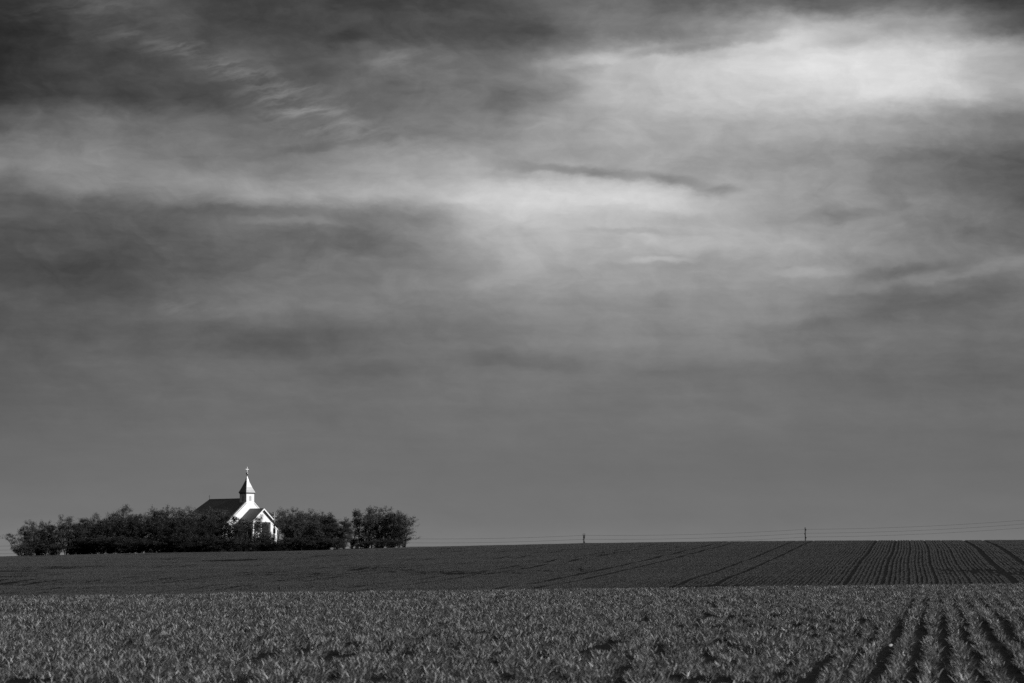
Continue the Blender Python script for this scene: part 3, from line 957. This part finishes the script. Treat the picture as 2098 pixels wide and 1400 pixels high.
T(668, 1053, 472, 'sparse', 'tree with twigs standing up just behind the round dark tree', wide=1.0)
T(688, 1059, 454, 'round', 'broad round-headed dark tree right of the chapel, smooth outline', wide=1.0)
T(722, 1064, 468, 'bushy', 'light tree in the notch between the round dark tree and the right clump', wide=0.7)
T(742, 1035, 461, 'sparse', 'tall thin tree with a single sprig above the right clump', wide=0.85)
T(764, 1042, 459, 'sparse', 'tree next to the tall sprig on its right, twigs forking up', wide=1.0)
T(784, 1043, 461, 'bushy', 'full tree in the middle of the right clump', wide=1.0)
T(806, 1050, 460, 'vase', 'spreading tree right of the middle of the right clump', wide=0.75)
T(829, 1053, 458, 'vase', 'rightmost tree of the grove, spreading out over the field edge', wide=0.95)
# trees one cannot tell apart inside the mass
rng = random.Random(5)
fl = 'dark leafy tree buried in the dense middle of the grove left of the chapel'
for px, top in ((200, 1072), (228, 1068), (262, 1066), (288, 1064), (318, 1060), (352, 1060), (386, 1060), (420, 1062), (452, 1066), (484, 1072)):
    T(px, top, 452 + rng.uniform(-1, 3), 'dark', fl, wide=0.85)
fr = 'dark leafy tree buried in the grove between the chapel and the right clump'
for px, top in ((597, 1068), (614, 1070), (634, 1068), (658, 1066), (706, 1084)):
    T(px, top, 453 + rng.uniform(-1, 3), 'bushy', fr, wide=0.8)
bk = {'l': 'tree in the back row of the left grove, seen between the trunks in front',
      'r': 'tree in the back row behind the trees right of the chapel', 'e': 'tree in the back row of the right clump'}
for px, top, z_ in ((58, 1092, 'l'), (80, 1082, 'l'), (122, 1078, 'l'), (152, 1082, 'l'), (172, 1074, 'l'), (196, 1068, 'l'), (232, 1060, 'l'), (258, 1056, 'l'), (290, 1056, 'l'),
                    (320, 1052, 'l'), (355, 1053, 'l'), (388, 1052, 'l'), (418, 1052, 'l'), (598, 1056, 'r'), (616, 1058, 'r'), (632, 1056, 'r'), (655, 1060, 'r'),
                    (676, 1064, 'r'), (754, 1062, 'e'), (774, 1056, 'e'), (796, 1058, 'e'), (818, 1066, 'e')):
    T(px, top, 467 + rng.uniform(-2, 5), 'bushy', bk[z_], wide=0.85)
# undergrowth
S = lambda px, top, Y, label, kind='shrub', **k: tree(px, top, Y, kind, label, name='shrub', cat='shrub', group='undergrowth along the grove edge', **k)
S(62, 1117, 452, 'low shrub under the second tree from the left end of the grove', wide=0.6)
S(108, 1112, 452, 'low shrub at the foot of the thin-topped tree left of the bright gap', wide=0.6)
S(176, 1112, 452, 'low shrub right of the bright gap in the left grove', 'dark_shrub', wide=0.6)
for px in range(150, 470, 20):
    S(px, 1110 + rng.uniform(-13, 9), 450.5 + rng.uniform(-0.6, 1.2), 'dark undergrowth bush along the foot of the grove left of the chapel', 'dark_shrub', wide=1.0)
S(478, 1103, 451, 'undergrowth bush below the seamed roof left of the porch', wide=0.75)
S(516, 1106, 451, 'undergrowth bush in front of the left porch post', wide=0.6)
S(556, 1109, 451, 'pale bush below the white end wall of the chapel', wide=0.6)
S(588, 1103, 451, 'pale rounded bush at the field edge right of the porch', wide=0.8)
S(640, 1108, 451, 'low bush under the trees left of the round dark tree', wide=0.7)
S(694, 1104, 450, 'broad bush spilling from under the round dark tree to the field', wide=0.8)
S(776, 1106, 455, 'low bush among the stems of the right clump, near its middle', wide=0.8)
S(750, 1110, 456, 'low bush among the stems at the left foot of the right clump', 'dark_shrub', wide=0.6)
S(803, 1106, 455, 'low bush among the stems at the right foot of the right clump', 'dark_shrub', wide=0.8)
S(733, 1103, 468, 'bush on the small grassy bank in the gap before the right clump', 'dark_shrub', wide=0.6)
S(84, 1106, 454, 'dark bush between the two leftmost pairs of trunks of the grove', 'dark_shrub', wide=0.7)
S(668, 1102, 452, 'dark bush at the foot of the trees just left of the round dark tree', 'dark_shrub', wide=0.9)
S(612, 1100, 452, 'dark bush at the foot of the trees right of the white wall end', 'dark_shrub', wide=0.9)
S(541, 1098, 452, 'dark bush hiding the foot of the middle porch post', 'dark_shrub', wide=0.7)

# ------------------------------------------------------------------ the white stone in the furrow
sy = 24.4; sx = 3.79
rng = random.Random(3)
b = MB()
vs, fs = [], []
ST, SL = 10, 7
for i in range(SL + 1):
    ph = math.pi * i / SL
    for k in range(ST):
        th = 2 * math.pi * k / ST
        r = 1 + 0.16 * math.sin(2 * th + 1) + 0.10 * math.sin(3 * th + 2 * ph) + rng.uniform(-0.04, 0.04)
        vs.append((0.034 * r * math.sin(ph) * math.cos(th), 0.026 * r * math.sin(ph) * math.sin(th), 0.016 + 0.019 * math.cos(ph)))
for i in range(SL):
    for k in range(ST):
        k2 = (k + 1) % ST
        fs.append((i * ST + k, (i + 1) * ST + k, (i + 1) * ST + k2, i * ST + k2))
b.add(vs, fs, True)
st = b.build('stone', m_stone)
st.scale = (0.75, 0.75, 0.75)
st.location = (sx, sy, gz(sx, sy) + 0.012)
st.rotation_euler = (0.1, -0.25, 0.3)
tag(st, 'small bright white stone lying in a dark furrow at lower right', 'stone')
